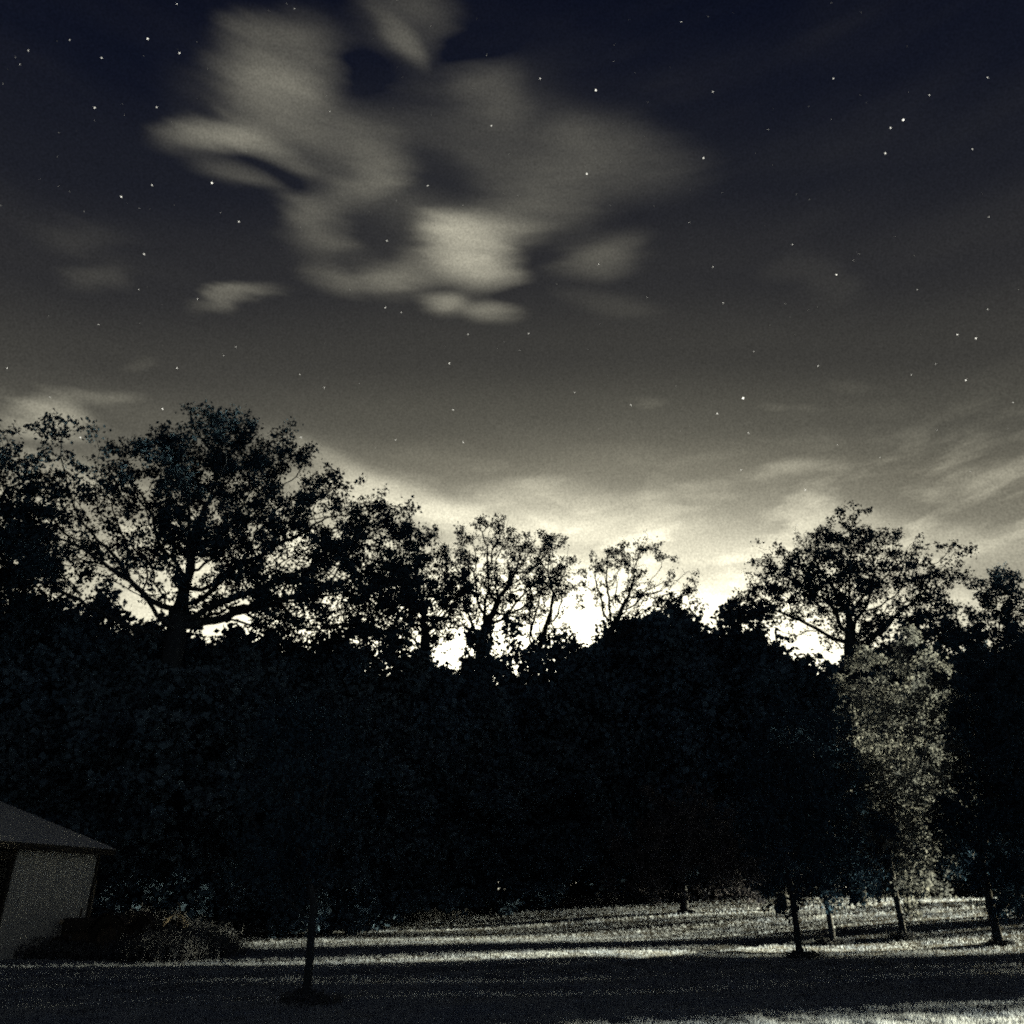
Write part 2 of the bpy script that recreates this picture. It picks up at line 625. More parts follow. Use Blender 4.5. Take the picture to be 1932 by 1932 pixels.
# ------------------------------------------------------------------ stars
STARS = [(279, 72, 1.5), (339, 99, 1.3), (179, 202, 1.3), (296, 201, 1.1), (400, 344, 1.7), (287, 348, 1.2), (229, 370, 1.4),
         (451, 417, 1.3), (272, 478, 1.3), (373, 563, 1.0), (1124, 169, 1.7), (1107, 327, 1.6), (1327, 297, 1.5), (1019, 147, 1.2),
         (927, 236, 1.2), (807, 349, 1.1), (730, 453, 1.1), (727, 579, 1.1), (1704, 225, 1.8), (1680, 240, 1.3), (1670, 288, 1.4),
         (1578, 517, 1.5), (1806, 630, 1.3), (1841, 637, 1.5), (1822, 716, 1.4), (1402, 750, 2.3), (1353, 779, 1.4), (1190, 763, 1.2),
         (848, 684, 1.4), (855, 772, 1.3), (874, 833, 1.3), (568, 824, 1.3), (747, 829, 1.1), (612, 730, 1.0), (566, 705, 1.0),
         (334, 693, 1.2), (307, 770, 1.5), (186, 611, .9), (1412, 816, 1.2), (1398, 885, 1.2), (1519, 923, 1.3), (1504, 989, 1.0),
         (1084, 739, 1.0), (1572, 147, 1.1), (1753, 178, 1.0), (1834, 280, 1.0), (1543, 689, 1.2), (1495, 460, 1.0), (1345, 502, 1.0),
         (1364, 570, .9), (997, 628, 1.1), (883, 630, 1.1), (757, 588, 1.0), (1422, 662, .9), (1130, 497, 1.0), (1863, 145, 1.0),
         (1865, 408, .8), (1719, 706, .9), (1764, 685, .9), (192, 108, 1.1), (132, 74, .9), (54, 94, 1.0), (38, 120, .8),
         (152, 824, 1.4), (95, 748, 1.0), (14, 693, 1.0), (262, 545, .9), (445, 653, 1.0), (422, 669, .9), (1283, 985, .9),
         (1263, 952, .9), (334, 6, 1.0), (556, 15, .7), (1285, 40, .9), (1345, 172, 1.0), (1300, 418, .8), (623, 209, .8),
         (1449, 243, .8), (1610, 490, .7), (1730, 545, .8), (1863, 582, .9), (1911, 758, .9), (1767, 810, .8), (1660, 862, .9),
         (1580, 838, .8), (1830, 888, .8), (1050, 910, .7), (980, 660, .8), (1220, 560, .7), (660, 545, .7)]
RS = 1800.0
ico = bmesh.new()
bmesh.ops.create_icosphere(ico, subdivisions=1, radius=1.0)
iv = np.array([v.co[:] for v in ico.verts])
itri = np.array([[v.index for v in f.verts] for f in ico.faces])
ico.free()
sv, sf, sb = [], [], []
px1 = RS / (FW * 1024)                     # one pixel of a 1024 wide picture at that distance
slist = [(*azel(x, y), s, 1.0) for x, y, s in STARS]
r2 = np.random.default_rng(21)
for _ in range(2000):                       # faint ones all round the sky
    slist.append((r2.uniform(-180, 180), math.degrees(math.asin(r2.uniform(.12, 1))), r2.uniform(.35, .8), r2.uniform(.12, .7) ** 1.5))
for i, (a, e, s, b) in enumerate(slist):
    c = np.array([math.sin(R(a)) * math.cos(R(e)), math.cos(R(a)) * math.cos(R(e)), math.sin(R(e))]) * RS
    sv.append(iv * (s * .47 * px1) + c)
    sf.append(itri + i * len(iv))
    sb.append(np.full(len(iv), b * min(1.0, .25 + .5 * (s - .5)) if b == 1.0 else b * .35))
sme = np_mesh('stars', np.concatenate(sv), np.concatenate(sf))
at = sme.attributes.new('brightness', 'FLOAT', 'POINT')
at.data.foreach_set('value', np.concatenate(sb).astype(np.float32))


def star_mat(nt, o):
    a = nt.nodes.new('ShaderNodeAttribute')
    a.attribute_name = 'brightness'
    e = nt.nodes.new('ShaderNodeEmission')
    e.inputs['Color'].default_value = (1, .98, .86, 1)
    mu = nt.nodes.new('ShaderNodeMath')
    mu.operation = 'MULTIPLY'
    mu.inputs[1].default_value = 2.0 * 2.0 ** -EXPOSURE
    nt.links.new(a.outputs['Fac'], mu.inputs[0])
    nt.links.new(mu.outputs[0], e.inputs['Strength'])
    nt.links.new(e.outputs[0], o.inputs['Surface'])


smat = material('starlight', star_mat)
smat.cycles.emission_sampling = 'NONE'
tag(link('stars', sme, smat), 'small white stars scattered over the night sky', 'stars', kind='stuff')


# ------------------------------------------------------------------ trees
def grow(rg, attr, trunk, step, di, dk, iters=110, up=0.08):
    """Branch skeleton grown towards the points of the crown. Returns node positions and parents."""
    pos = [np.array(p, float) for p in trunk]
    par = [-1] + list(range(len(trunk) - 1))
    A = attr.copy()
    P0 = np.array(pos)
    D2 = ((A[:, None, :] - P0[None]) ** 2).sum(2)
    near = D2.argmin(1)
    nd = np.sqrt(D2.min(1))
    nchild = {}
    for it in range(iters):
        m = nd < di
        if not m.any():
            if len(A) == 0:
                break
            m = nd <= nd.min() + 1e-6
        Pn = np.array(pos)
        dirs = A[m] - Pn[near[m]]
        dirs /= np.linalg.norm(dirs, axis=1)[:, None] + 1e-9
        ids, inv = np.unique(near[m], return_inverse=True)
        acc_ = np.zeros((len(ids), 3))
        np.add.at(acc_, inv, dirs)
        acc_ /= np.linalg.norm(acc_, axis=1)[:, None] + 1e-9
        acc_ += rg.normal(0, .17, acc_.shape)
        acc_[:, 2] += up
        acc_ /= np.linalg.norm(acc_, axis=1)[:, None]
        new, newp = [], []
        for i, d in zip(ids, acc_):
            c = nchild.get(i, 0)
            if c >= 4:
                continue
            nchild[i] = c + 1
            new.append(pos[i] + d * step)
            newp.append(int(i))
        if not new:
            break
        k0 = len(pos)
        pos += new
        par += newp
        N = np.array(new)
        d2 = np.sqrt(((A[:, None, :] - N[None]) ** 2).sum(2))
        j = d2.argmin(1)
        dm = d2.min(1)
        b = dm < nd
        near = np.where(b, j + k0, near)
        nd = np.where(b, dm, nd)
        keep = nd > dk
        A, near, nd = A[keep], near[keep], nd[keep]
        if len(A) == 0:
            break
    return np.array(pos), np.array(par)


def skeleton_mesh(name, pos, par, r_tip, r_base, expo=1.9, k=6):
    n = len(pos)
    cnt = np.zeros(n)
    w = np.zeros(n)
    haschild = np.zeros(n, bool)
    haschild[par[1:]] = True
    sub = np.ones(n, int)
    w[~haschild] = 1.0
    for i in range(n - 1, 0, -1):
        if w[i] == 0:
            w[i] = 1.0
        w[par[i]] += w[i]
        sub[par[i]] += sub[i]
    rad = r_tip * w ** (1 / expo)
    rad = r_tip + (rad - r_tip) * (r_base - r_tip) / max(rad[0] - r_tip, 1e-6)
    # flare at the foot
    hgt_ = pos[:, 2] - pos[0, 2]
    rad = rad * (1 + .45 * np.exp(-hgt_ / .35) * (rad > .5 * r_base))
    d = np.zeros((n, 3))
    d[1:] = pos[1:] - pos[par[1:]]
    d[0] = d[1]
    d /= np.linalg.norm(d, axis=1)[:, None] + 1e-9
    main = np.full(n, -1)
    best = np.zeros(n)
    for i in range(1, n):
        if w[i] > best[par[i]]:
            best[par[i]] = w[i]
            main[par[i]] = i
    dav = d.copy()
    has = main >= 0
    dav[has] += d[main[has]]
    dav /= np.linalg.norm(dav, axis=1)[:, None] + 1e-9

    def rings(c, dirs, r):
        ref = np.tile(np.array([0.0, 1.0, 0.15]), (len(c), 1))
        bad = np.abs((dirs * ref).sum(1)) > .92
        ref[bad] = (1, 0, 0)
        a = np.cross(dirs, ref)
        a /= np.linalg.norm(a, axis=1)[:, None]
        b = np.cross(dirs, a)
        th = np.linspace(0, 2 * np.pi, k, endpoint=False)
        return c[:, None] + (a[:, None] * np.cos(th)[None, :, None] + b[:, None] * np.sin(th)[None, :, None]) * r[:, None, None]

    R1 = rings(pos, dav, rad)
    ch = np.arange(1, n)
    is_main = main[par[ch]] == ch
    side = ch[~is_main]
    R2 = rings(pos[par[side]], d[side], np.minimum(rad[side] * 1.25, rad[par[side]]))
    V = np.concatenate([R1.reshape(-1, 3), R2.reshape(-1, 3)])
    start = np.empty(n, int)
    start[ch[is_main]] = par[ch[is_main]] * k
    start[side] = n * k + np.arange(len(side)) * k
    j = np.arange(k)
    j2 = (j + 1) % k
    s = start[ch][:, None]
    e = (ch * k)[:, None]
    F = np.stack([s + j, s + j2, e + j2, e + j], 2).reshape(-1, 4)
    return np_mesh(name, V, F, True), rad, sub


def leaf_mesh(name, rg, c, size, spread, per):
    """Folded four-cornered leaves in little sprays around the points c."""
    n = len(c) * per
    ctr = np.repeat(c, per, 0) + rg.normal(0, spread, (n, 3)) * np.array([1, 1, .8])
    s = size * rg.uniform(.6, 1.35, n)
    a = rg.normal(0, 1, (n, 3))
    a[:, 2] -= .35
    a /= np.linalg.norm(a, axis=1)[:, None]
    b = np.cross(a, rg.normal(0, 1, (n, 3)))
    b /= np.linalg.norm(b, axis=1)[:, None]
    nrm = np.cross(a, b)
    s = s[:, None]
    fold = rg.uniform(.05, .22, (n, 1))
    V = np.empty((n, 4, 3))
    V[:, 0] = ctr - a * s * .5
    V[:, 1] = ctr - a * s * .05 + b * s * .36 + nrm * s * fold
    V[:, 2] = ctr + a * s * .5
    V[:, 3] = ctr - a * s * .05 - b * s * .36 + nrm * s * fold
    return np_mesh(name, V.reshape(-1, 3), np.arange(n * 4).reshape(n, 4))


def in_ellipsoids(rg, ells, n, hollow=.4):
    """ells: (centre xyz, radii xyz). Points gathered in clumps inside them."""
    vol = np.array([r[0] * r[2] * math.sqrt(r[1]) for c, r in ells])
    pick = rg.choice(len(ells), n, p=vol / vol.sum())
    C = np.array([c for c, r in ells])[pick]
    Rr = np.array([r for c, r in ells])[pick]
    u = rg.normal(0, 1, (n, 3))
    u /= np.linalg.norm(u, axis=1)[:, None]
    t = rg.uniform(hollow ** 3, 1, n) ** (1 / 3) * rg.uniform(.90, 1.09, n)
    return C + u * Rr * t[:, None]


def make_tree(name, base, ells, seed, n_attr=900, step=.5, clump=None, r_base=.3, r_tip=.012, leaf=.13, spread=.13, leaves=8000, per=9,
              leaf_mat='leaf_dark', sub_max=6, fork=None, di=None, up=.08, label=None, group=None, cat='tree'):
    rg = np.random.default_rng(seed)
    base = np.array(base, float)
    rel = [(np.array(c) - base, np.array(r)) for c, r in ells]
    if clump:
        k, cr_ = clump
        cc = in_ellipsoids(rg, rel, k, .35)
        pts = cc[rg.integers(0, k, n_attr)] + rg.normal(0, cr_ * .5, (n_attr, 3))
    else:
        pts = in_ellipsoids(rg, rel, n_attr)
    low = min(c[2] - r[2] for c, r in rel)
    if isinstance(fork, tuple):
        top = np.array(fork) - base
    else:
        top = np.array([0, 0, fork if fork else max(.8, low * .95)])
    nt_ = max(3, int(np.linalg.norm(top) / step))
    trunk = [top * (i / nt_) + np.array([math.sin(i * .7 + seed), math.cos(i * .55 + seed), 0]) * .05 * step * (i > 0)
             for i in range(nt_ + 1)]
    trunk[0] = np.array([0, 0, -.15])
    pos, par = grow(rg, pts, trunk, step, di or step * 12, step * 1.0, up=up)
    root = empty(name, base)
    me, rad, sub = skeleton_mesh('trunk', pos, par, r_tip, r_base)
    link('trunk', me, M['bark'], root)
    tips = pos[(sub <= sub_max) & (np.arange(len(pos)) > nt_)]
    nc = max(1, int(leaves / per))
    c = tips[rg.integers(0, len(tips), nc)] + rg.normal(0, step * .35, (nc, 3))
    link('crown', leaf_mesh('crown', rg, c, leaf, spread, per), M[leaf_mat], root)
    tag(root, label, cat, group)
    return root


def pxell(dist, lst, depth):
    """Crown lobes given by their outline size at a tree's distance; each lobe gets a depth of its own."""
    res = []
    for i, l in enumerate(lst):
        px, py, rx, ry = l[:4]
        dz = l[4] if len(l) > 4 else 0.0
        d = ray(px, py)
        hd = math.hypot(d[0], d[1])
        t = (dist + dz) / hd
        c = d * t + np.array([0, 0, CAM_H])
        s = t / 1526.0
        res.append((c, np.array([rx * s, depth * (rx / max(q[2] for q in lst)) ** .5, ry * s * 1.05])))
    return res


def on_az(px, dist):
    """Ground point at that distance in the direction of picture column px (taken at eye level)."""
    u = (px - 966.0) / 1526.0
    a = math.atan2(u, 1 / CP)
    x, y = math.sin(a) * dist, math.cos(a) * dist
    return np.array([x, y, float(H(x, y))])


def at_px(px, py):
    p = hit(px, py, H)
    return np.array([p[0], p[1], float(H(p[0], p[1]))])


# --- the tall trees that stand against the glow
def fork_at(px, py, dist):
    d = ray(px, py)
    return tuple(d * dist / math.hypot(d[0], d[1]) + np.array([0, 0, CAM_H]))


def tall(px0, dist, fork, lobes, depth, seed, n, clump, r_base, leaf, leaves, label, step=.42, per=21, spread=.19, mat='leaf_shaded'):
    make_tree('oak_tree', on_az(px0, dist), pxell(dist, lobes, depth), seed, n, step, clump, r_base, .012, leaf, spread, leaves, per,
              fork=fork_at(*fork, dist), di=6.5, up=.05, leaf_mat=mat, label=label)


tall(262, 43, (338, 1150), [(390, 950, 170, 135), (170, 975, 105, 100, -2), (600, 1055, 165, 95, 2), (735, 1040, 90, 50, 3),
     (520, 925, 85, 75), (395, 868, 90, 50), (468, 815, 22, 24), (450, 1105, 120, 70), (300, 1130, 90, 45, -1), (690, 1095, 110, 45, 2), (560, 1160, 170, 32, 1), (612, 945, 55, 45, 1), (675, 990, 65, 42, 2), (785, 1015, 50, 30, 3), (110, 1090, 95, 60, -3), (590, 1125, 150, 45, 2), (180, 872, 50, 30, -2)],
     6.5, 11, 3300, (150, 1.25), .54, .19, 66000, 'tallest and widest tree, spreading dark crown against the sky above the shed')
tall(-120, 40, (-50, 1080), [(0, 905, 45, 50), (-60, 960, 70, 80), (15, 1000, 42, 40), (-60, 1080, 90, 60)], 4.0, 12, 1000, (50, 1.4), .4, .20, 15000,
     'tall tree cut by the frame edge, one narrow crown beside the widest tree')
tall(795, 56, (803, 1190), [(800, 1062, 62, 62), (760, 1150, 65, 60), (838, 1120, 42, 80)], 4.0, 13, 1000, (70, 1.4), .36, .22, 11000,
     'mid-height tree tucked under the tip of the widest crown')
tall(903, 62, (907, 1210), [(925, 1035, 75, 36), (950, 1105, 92, 72), (885, 1120, 45, 60), (1025, 1070, 45, 48)], 4.5, 14, 1400, (95, 1.4), .40, .21, 8500,
     'open-crowned tree in the middle of the treeline with sky between its twigs')
tall(1000, 64, (1010, 1240), [(1035, 1100, 45, 80), (1055, 1060, 25, 35), (1030, 1180, 40, 40)], 3.0, 15, 560, (45, 1.2), .28, .19, 2900,
     'slim thin-leaved tree beside the open-crowned middle tree')
tall(1152, 63, (1148, 1200), [(1155, 1080, 48, 55), (1228, 1085, 45, 62), (1190, 1150, 70, 40), (1290, 1110, 24, 20)], 3.5, 16, 700, (52, 1.2), .30, .21, 3900,
     'sparse feathery tree standing alone against the brightest glow')
tall(1618, 58, (1604, 1200), [(1600, 1028, 66, 44), (1600, 1110, 100, 85), (1470, 1095, 58, 45, 1), (1740, 1105, 50, 60, -1), (1690, 1180, 95, 60),
     (1525, 1055, 38, 42), (1450, 1150, 45, 35)], 5.0, 17, 2200, (120, 1.4), .46, .21, 22000,
     'big round-crowned tree rising above the planted row of trees')

# --- planted row of trees on the lawn
ROW = 'trees planted in a row along the lawn'
b = at_px(1510, 1808)
dA = float(np.hypot(b[0], b[1]))
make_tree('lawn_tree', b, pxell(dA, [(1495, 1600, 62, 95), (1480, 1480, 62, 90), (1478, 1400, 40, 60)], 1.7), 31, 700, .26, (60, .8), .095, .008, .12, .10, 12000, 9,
          fork=2.2, leaf_mat='leaf_shaded', label='slender lawn tree with a leaning trunk, nearest of the planted row', group=ROW)
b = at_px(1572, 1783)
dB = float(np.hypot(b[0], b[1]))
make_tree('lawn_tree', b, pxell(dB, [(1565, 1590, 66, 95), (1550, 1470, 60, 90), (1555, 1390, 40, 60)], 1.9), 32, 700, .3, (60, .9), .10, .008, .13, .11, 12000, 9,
          fork=2.6, leaf_mat='leaf_shaded', label='dark lawn tree with a straight trunk, second of the planted row', group=ROW)
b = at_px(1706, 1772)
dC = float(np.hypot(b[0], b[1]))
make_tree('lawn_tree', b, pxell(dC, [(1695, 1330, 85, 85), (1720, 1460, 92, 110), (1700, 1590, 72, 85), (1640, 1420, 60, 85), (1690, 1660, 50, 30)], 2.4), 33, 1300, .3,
          (120, .9), .115, .008, .14, .11, 25000, 8, fork=2.8, leaf_mat='leaf_lit',
          label='lawn tree whose leaves, coloured as lit, catch the light from the side', group=ROW)
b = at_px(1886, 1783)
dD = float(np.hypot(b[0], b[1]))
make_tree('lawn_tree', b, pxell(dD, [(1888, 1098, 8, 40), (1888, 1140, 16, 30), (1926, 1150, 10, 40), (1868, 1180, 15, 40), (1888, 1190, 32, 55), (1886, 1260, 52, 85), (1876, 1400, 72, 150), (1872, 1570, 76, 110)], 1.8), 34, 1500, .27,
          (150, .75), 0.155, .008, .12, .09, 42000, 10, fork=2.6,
          leaf_mat='leaf_shaded', label='tall dense lawn tree with a narrow pointed top near the frame edge', group=ROW)
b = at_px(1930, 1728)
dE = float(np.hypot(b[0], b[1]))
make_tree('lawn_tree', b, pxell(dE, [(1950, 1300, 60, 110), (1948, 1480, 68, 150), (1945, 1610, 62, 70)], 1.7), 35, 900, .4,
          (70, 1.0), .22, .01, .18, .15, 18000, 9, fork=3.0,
          leaf_mat='leaf_shaded', label='thick-trunked lawn tree behind the pointed one at the end of the row', group=ROW)
b = at_px(1293, 1722)
dS = float(np.hypot(b[0], b[1]))
make_tree('crab_apple_tree', b, pxell(dS, [(1300, 1600, 105, 62), (1385, 1635, 62, 42), (1225, 1625, 60, 48)], 3.6), 36, 900, .42,
          (80, 1.1), .22, .01, .18, .15, 15000, 9, fork=2.0, leaf_mat='leaf_rust', label='low round tree alone at the far edge of the lit field')
b = at_px(575, 1896)
dY = float(np.hypot(b[0], b[1]))
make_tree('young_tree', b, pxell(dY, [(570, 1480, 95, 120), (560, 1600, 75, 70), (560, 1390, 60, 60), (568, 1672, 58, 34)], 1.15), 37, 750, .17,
          (70, .45), .072, .005, .08, .07, 10500, 7, fork=1.6, leaf_mat='leaf_shaded',
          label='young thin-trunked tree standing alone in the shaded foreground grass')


# --- woods behind the field: a few kinds, each tree an object of its own
def wood_proto(seed, h, w, bottom, n_attr, leaf=.36, mat='leaf_dark'):
    rg = np.random.default_rng(seed)
    ells = [((0, 0, h * .62), (w * .5, w * .5, h * .34)), ((w * .12, 0, h * .80), (w * .34, w * .34, h * .2)),
            ((-w * .1, w * .1, (bottom + h * .5) * .5), (w * .46, w * .46, (h * .5 - bottom) * .5))]
    return make_tree('woodland_tree', (0, 0, 0), [(np.array(c), np.array(r)) for c, r in ells], seed, n_attr, h / 24, (int(n_attr / 11), h * .085),
                     .016 * h, .014, leaf, h * .016, 20000, 10, fork=max(1.0, bottom), sub_max=8, cat='tree', leaf_mat=mat)


def copy_tree(o, loc, rz, sc):
    c = o.copy()
    col.objects.link(c)
    c.location = loc
    c.rotation_euler = (0, 0, rz)
    c.scale = sc
    for ch in o.children:
        k = ch.copy()
        k.parent = c
        col.objects.link(k)
    return c


protos = [wood_proto(51, 16, 10.5, 2.2, 760), wood_proto(52, 16, 9.0, 3.0, 700), wood_proto(53, 16, 12.0, 1.2, 820, .36, 'leaf_edge'), wood_proto(54, 9, 8.0, .3, 520, .28, 'leaf_edge'), wood_proto(55, 16, 9.5, 3.6, 700)]
used = [False] * 5


def plant(k, px, dist, topy, wscale=1.0, label=None, group=None):
    g = on_az(px, dist)
    d = ray(px, topy)
    hd = math.hypot(d[0], d[1])
    ht = CAM_H + d[2] / hd * dist - g[2]
    s = ht / (16 if k < 3 else 9)
    rz = random.uniform(0, 6.28)
    sc = (s * wscale, s * wscale, s)
    if used[k]:
        o = copy_tree(protos[k], g, rz, sc)
    else:
        used[k] = True
        o = protos[k]
        o.location, o.rotation_euler, o.scale = g, (0, 0, rz), sc
    tag(o, label, 'tree', group)
    return o


WOODS = [(-120, 46, 1080), (-10, 47, 1130), (70, 50, 1120), (150, 46, 1190), (240, 51, 1170), (330, 47, 1210), (430, 52, 1190), (520, 49, 1200), (610, 53, 1205),
         (700, 55, 1245), (790, 58, 1250), (870, 60, 1265), (960, 64, 1200), (1040, 66, 1300), (1120, 66, 1235), (1180, 68, 1190), (1250, 65, 1165), (1310, 68, 1150),
         (1390, 66, 1150), (1460, 69, 1200), (1540, 82, 1235), (1620, 87, 1250), (1700, 91, 1225), (1790, 95, 1200), (1870, 106, 1250), (1960, 112, 1240)]
for i, (px, d, ty) in enumerate(WOODS):
    plant([0, 1, 2][i % 3], px, d, ty, random.uniform(.92, 1.12), 'dark woodland tree whose crown forms the solid skyline under the tall trees', 'skyline trees of the wood')
for i in range(46):                                     # lower trees along the edge of the wood
    px = -80 + i * 46 + random.uniform(-16, 16)
    d = np.interp(px, [-80, 440, 900, 1290, 1500, 1800, 2100], [40, 40.5, 56, 69, 82, 95, 112]) + random.uniform(-1, 2.5)
    plant(3 if i % 2 else 2, px, d, np.interp(px, [-80, 100, 200, 480, 640, 1000, 1400, 2100], [1400, 1360, 1290, 1290, 1400, 1450, 1400, 1400]) + random.uniform(-60, 90),
          random.uniform(1.0, 1.35), 'low dark tree at the foot of the wood along the field edge', 'low trees along the edge of the wood')


for i in range(30):                                     # deeper in the wood
    px = -140 + i * 80 + random.uniform(-25, 25)
    d = np.interp(px, [-140, 440, 900, 1290, 2200], [54, 56, 72, 84, 135]) + random.uniform(0, 10)
    ty = np.interp(px, [-140, 0, 600, 760, 900, 1060, 1180, 1400, 1600, 1750, 2200], [1150, 1210, 1235, 1290, 1350, 1370, 1240, 1190, 1270, 1250, 1180])
    plant(i % 3, px, d, ty + random.uniform(0, 50), random.uniform(1.0, 1.3), 'dark tree deep in the wood behind the skyline trees', 'trees deep in the wood')

# unseen trees added to block the low light: shade for lawn, shed and woods
SHADE_TREES = [(60, 55.2, 22, 0, .85), (60, 61, 25.5, 4, .85), (60, 67, 27, 4, .85), (60, 73, 22, 0, .85), (61, 80, 22, 0, .85), (47, 48.6, 14, 4, .85),
        (90, 69.0, 50, 4, .85), (90, 78, 52, 4, .85), (91, 87.5, 50, 4, .85), (92, 98, 48, 4, .85),
        (36, 26.9, 15, 2, .85), (36.5, 31.2, 14, 2, .85), (38.5, 33.9, 13, 2, .85), (43, 29.8, 14, 2, .85),
        (38.5, 42.0, 7.6, 3, .60), (44.5, 43.8, 8.6, 3, .58), (50, 45.0, 9.0, 3, .5), (30, 23.4, 7.2, 3, .9), (26, 20.9, 5.5, 3, .40), (33, 24.8, 7.5, 3, .75)]
for i, (x, y, h, k, wf) in enumerate(SHADE_TREES):
    g_ = (x, y, float(H(x, y)))
    sc_ = (h / 16 * wf, h / 16 * wf, h / 16) if k != 3 else (h / 9 * wf, h / 9 * wf, h / 9)
    if used[k]:
        o = copy_tree(protos[k], g_, i * 1.7, sc_)
    else:
        used[k] = True
        o = protos[k]
        o.location, o.scale = g_, sc_
    tag(o, 'unseen tree added out of frame to shade the lawn, shed and woods', 'tree', 'added shade trees out of frame')


def weeds(name, centres, heights, n_per, spread, leaf, mat, label, cat):
    vs, k = [], 0
    for (x, y), h in zip(centres, heights):
        n = n_per
        px_ = x + rng.normal(0, spread, n)
        py_ = y + rng.normal(0, spread, n)
        hh = h * rng.uniform(.4, 1.1, n)
        z0 = H(px_, py_)
        lx, ly = rng.normal(0, .18, n) * hh, rng.normal(0, .18, n) * hh
        an = rng.uniform(0, 6.28, n)
        w = .012 + .012 * rng.uniform(0, 1, n)
        st = np.empty((n, 4, 3))
        st[:, 0] = np.stack([px_ - np.cos(an) * w, py_ - np.sin(an) * w, z0 - .02], 1)
        st[:, 1] = np.stack([px_ + np.cos(an) * w, py_ + np.sin(an) * w, z0 - .02], 1)
        st[:, 2] = np.stack([px_ + lx + np.cos(an) * w * .4, py_ + ly + np.sin(an) * w * .4, z0 + hh], 1)
        st[:, 3] = np.stack([px_ + lx - np.cos(an) * w * .4, py_ + ly - np.sin(an) * w * .4, z0 + hh], 1)
        vs.append(st.reshape(-1, 3))
        for q in range(4):
            t = rng.uniform(.25, 1.0, n)
            c = np.stack([px_ + lx * t, py_ + ly * t, z0 + hh * t], 1)
            a = rng.normal(0, 1, (n, 3))
            a[:, 2] = np.abs(a[:, 2]) * .7
            a /= np.linalg.norm(a, axis=1)[:, None]
            bb = np.cross(a, rng.normal(0, 1, (n, 3)))
            bb /= np.linalg.norm(bb, axis=1)[:, None]
            s = (leaf * rng.uniform(.6, 1.4, n))[:, None]
            lf = np.empty((n, 4, 3))
            lf[:, 0] = c
            lf[:, 1] = c + a * s * .5 + bb * s * .2
            lf[:, 2] = c + a * s
            lf[:, 3] = c + a * s * .5 - bb * s * .2
            vs.append(lf.reshape(-1, 3))
    V = np.concatenate(vs)
    return tag(link(name, np_mesh(name, V, np.arange(len(V)).reshape(-1, 4)), M[mat]), label, cat, kind='stuff')


# ------------------------------------------------------------------ metal shed
SH = np.array([-13.7, 30.3])                  # right hand eave corner on the ground plan
WD = np.array([.238, .9713])                  # along the long wall, away from the camera
ND = np.array([-.9713, .238])                 # across the shed, away from the visible wall
EAVE, SPAN, LONG, OVER = 3.1, 11.6, 15.0, .38
TANR = math.tan(R(17.6))
shed = empty('metal_shed', (SH[0], SH[1], 0.0), math.atan2(WD[1], WD[0]))
tag(shed, 'pale ribbed metal shed with low pitched roof at the field edge', 'shed')
# local frame: +X runs along the wall away from the camera, +Y across the shed (left), Z up


def ribbed(p0, du, dv, width, length, ribs, depth, thick=.012):
    """One profiled sheet: raised ribs run along dv; du is across. Returns a mesh with thickness."""
    n = Vector(du).cross(Vector(dv)).normalized()
    prof = []
    pitch_ = width / ribs
    for i in range(ribs):
        x = i * pitch_
        prof += [(x, 0), (x + pitch_ * .60, 0), (x + pitch_ * .70, depth), (x + pitch_ * .90, depth)]
    prof.append((width, 0))
    m = MB()
    rows = []
    for off in (0, thick):
        for t in (0, length):
            rows.append([m.bm.verts.new(Vector(p0) + Vector(du) * x + Vector(dv) * t + n * (h - off)) for x, h in prof])
    a0, a1, b0, b1 = rows
    for i in range(len(prof) - 1):
        m.bm.faces.new((a0[i], a0[i + 1], a1[i + 1], a1[i]))
        m.bm.faces.new((b0[i], b1[i], b1[i + 1], b0[i + 1]))
        m.bm.faces.new((a0[i], b0[i], b0[i + 1], a0[i + 1]))
        m.bm.faces.new((a1[i], a1[i + 1], b1[i + 1], b1[i]))
    m.bm.faces.new((a0[0], a1[0], b1[0], b0[0]))
    m.bm.faces.new((a0[-1], b0[-1], b1[-1], a1[-1]))
    return m


WX1 = -OVER                                   # far end of the wall (towards +X is away)
WALL_Y = OVER
PW_ = .8875
OPEN0, OPEN1 = -8.37, -3.94                    # open bay in the long wall
x = WX1
wall_n = 0
while x - PW_ > -LONG:
    x0 = x - PW_
    if not (x0 < OPEN1 - .05 and x > OPEN0 + .05):
        ribbed((x, WALL_Y, -.1), (-1, 0, 0), (0, 0, 1), PW_ - .004, EAVE + .02, 4, .034).build('wall_panel', M['sheet_metal'], shed)
    x = x0
XN = x
for k_ in range(int((SPAN - 2 * OVER) / PW_)):  # back wall and gable ends
    y0 = OVER + k_ * PW_
    hgt_ = EAVE + TANR * min(y0 + PW_ * .5 - 0, SPAN - y0 - PW_ * .5) - .12
    ribbed((WX1, y0 + PW_ * .002, -.1), (0, 1, 0), (0, 0, 1), PW_ - .004, hgt_, 4, .022).build('gable_panel', M['sheet_metal'], shed)
    ribbed((XN, y0 + PW_, -.1), (0, -1, 0), (0, 0, 1), PW_ - .004, hgt_, 4, .022).build('gable_panel', M['sheet_metal'], shed)
x = WX1
while x - PW_ > -LONG:
    ribbed((x - PW_, SPAN - OVER, -.1), (1, 0, 0), (0, 0, 1), PW_ - .004, EAVE + .02, 4, .022).build('back_panel', M['sheet_metal'], shed)
    x -= PW_
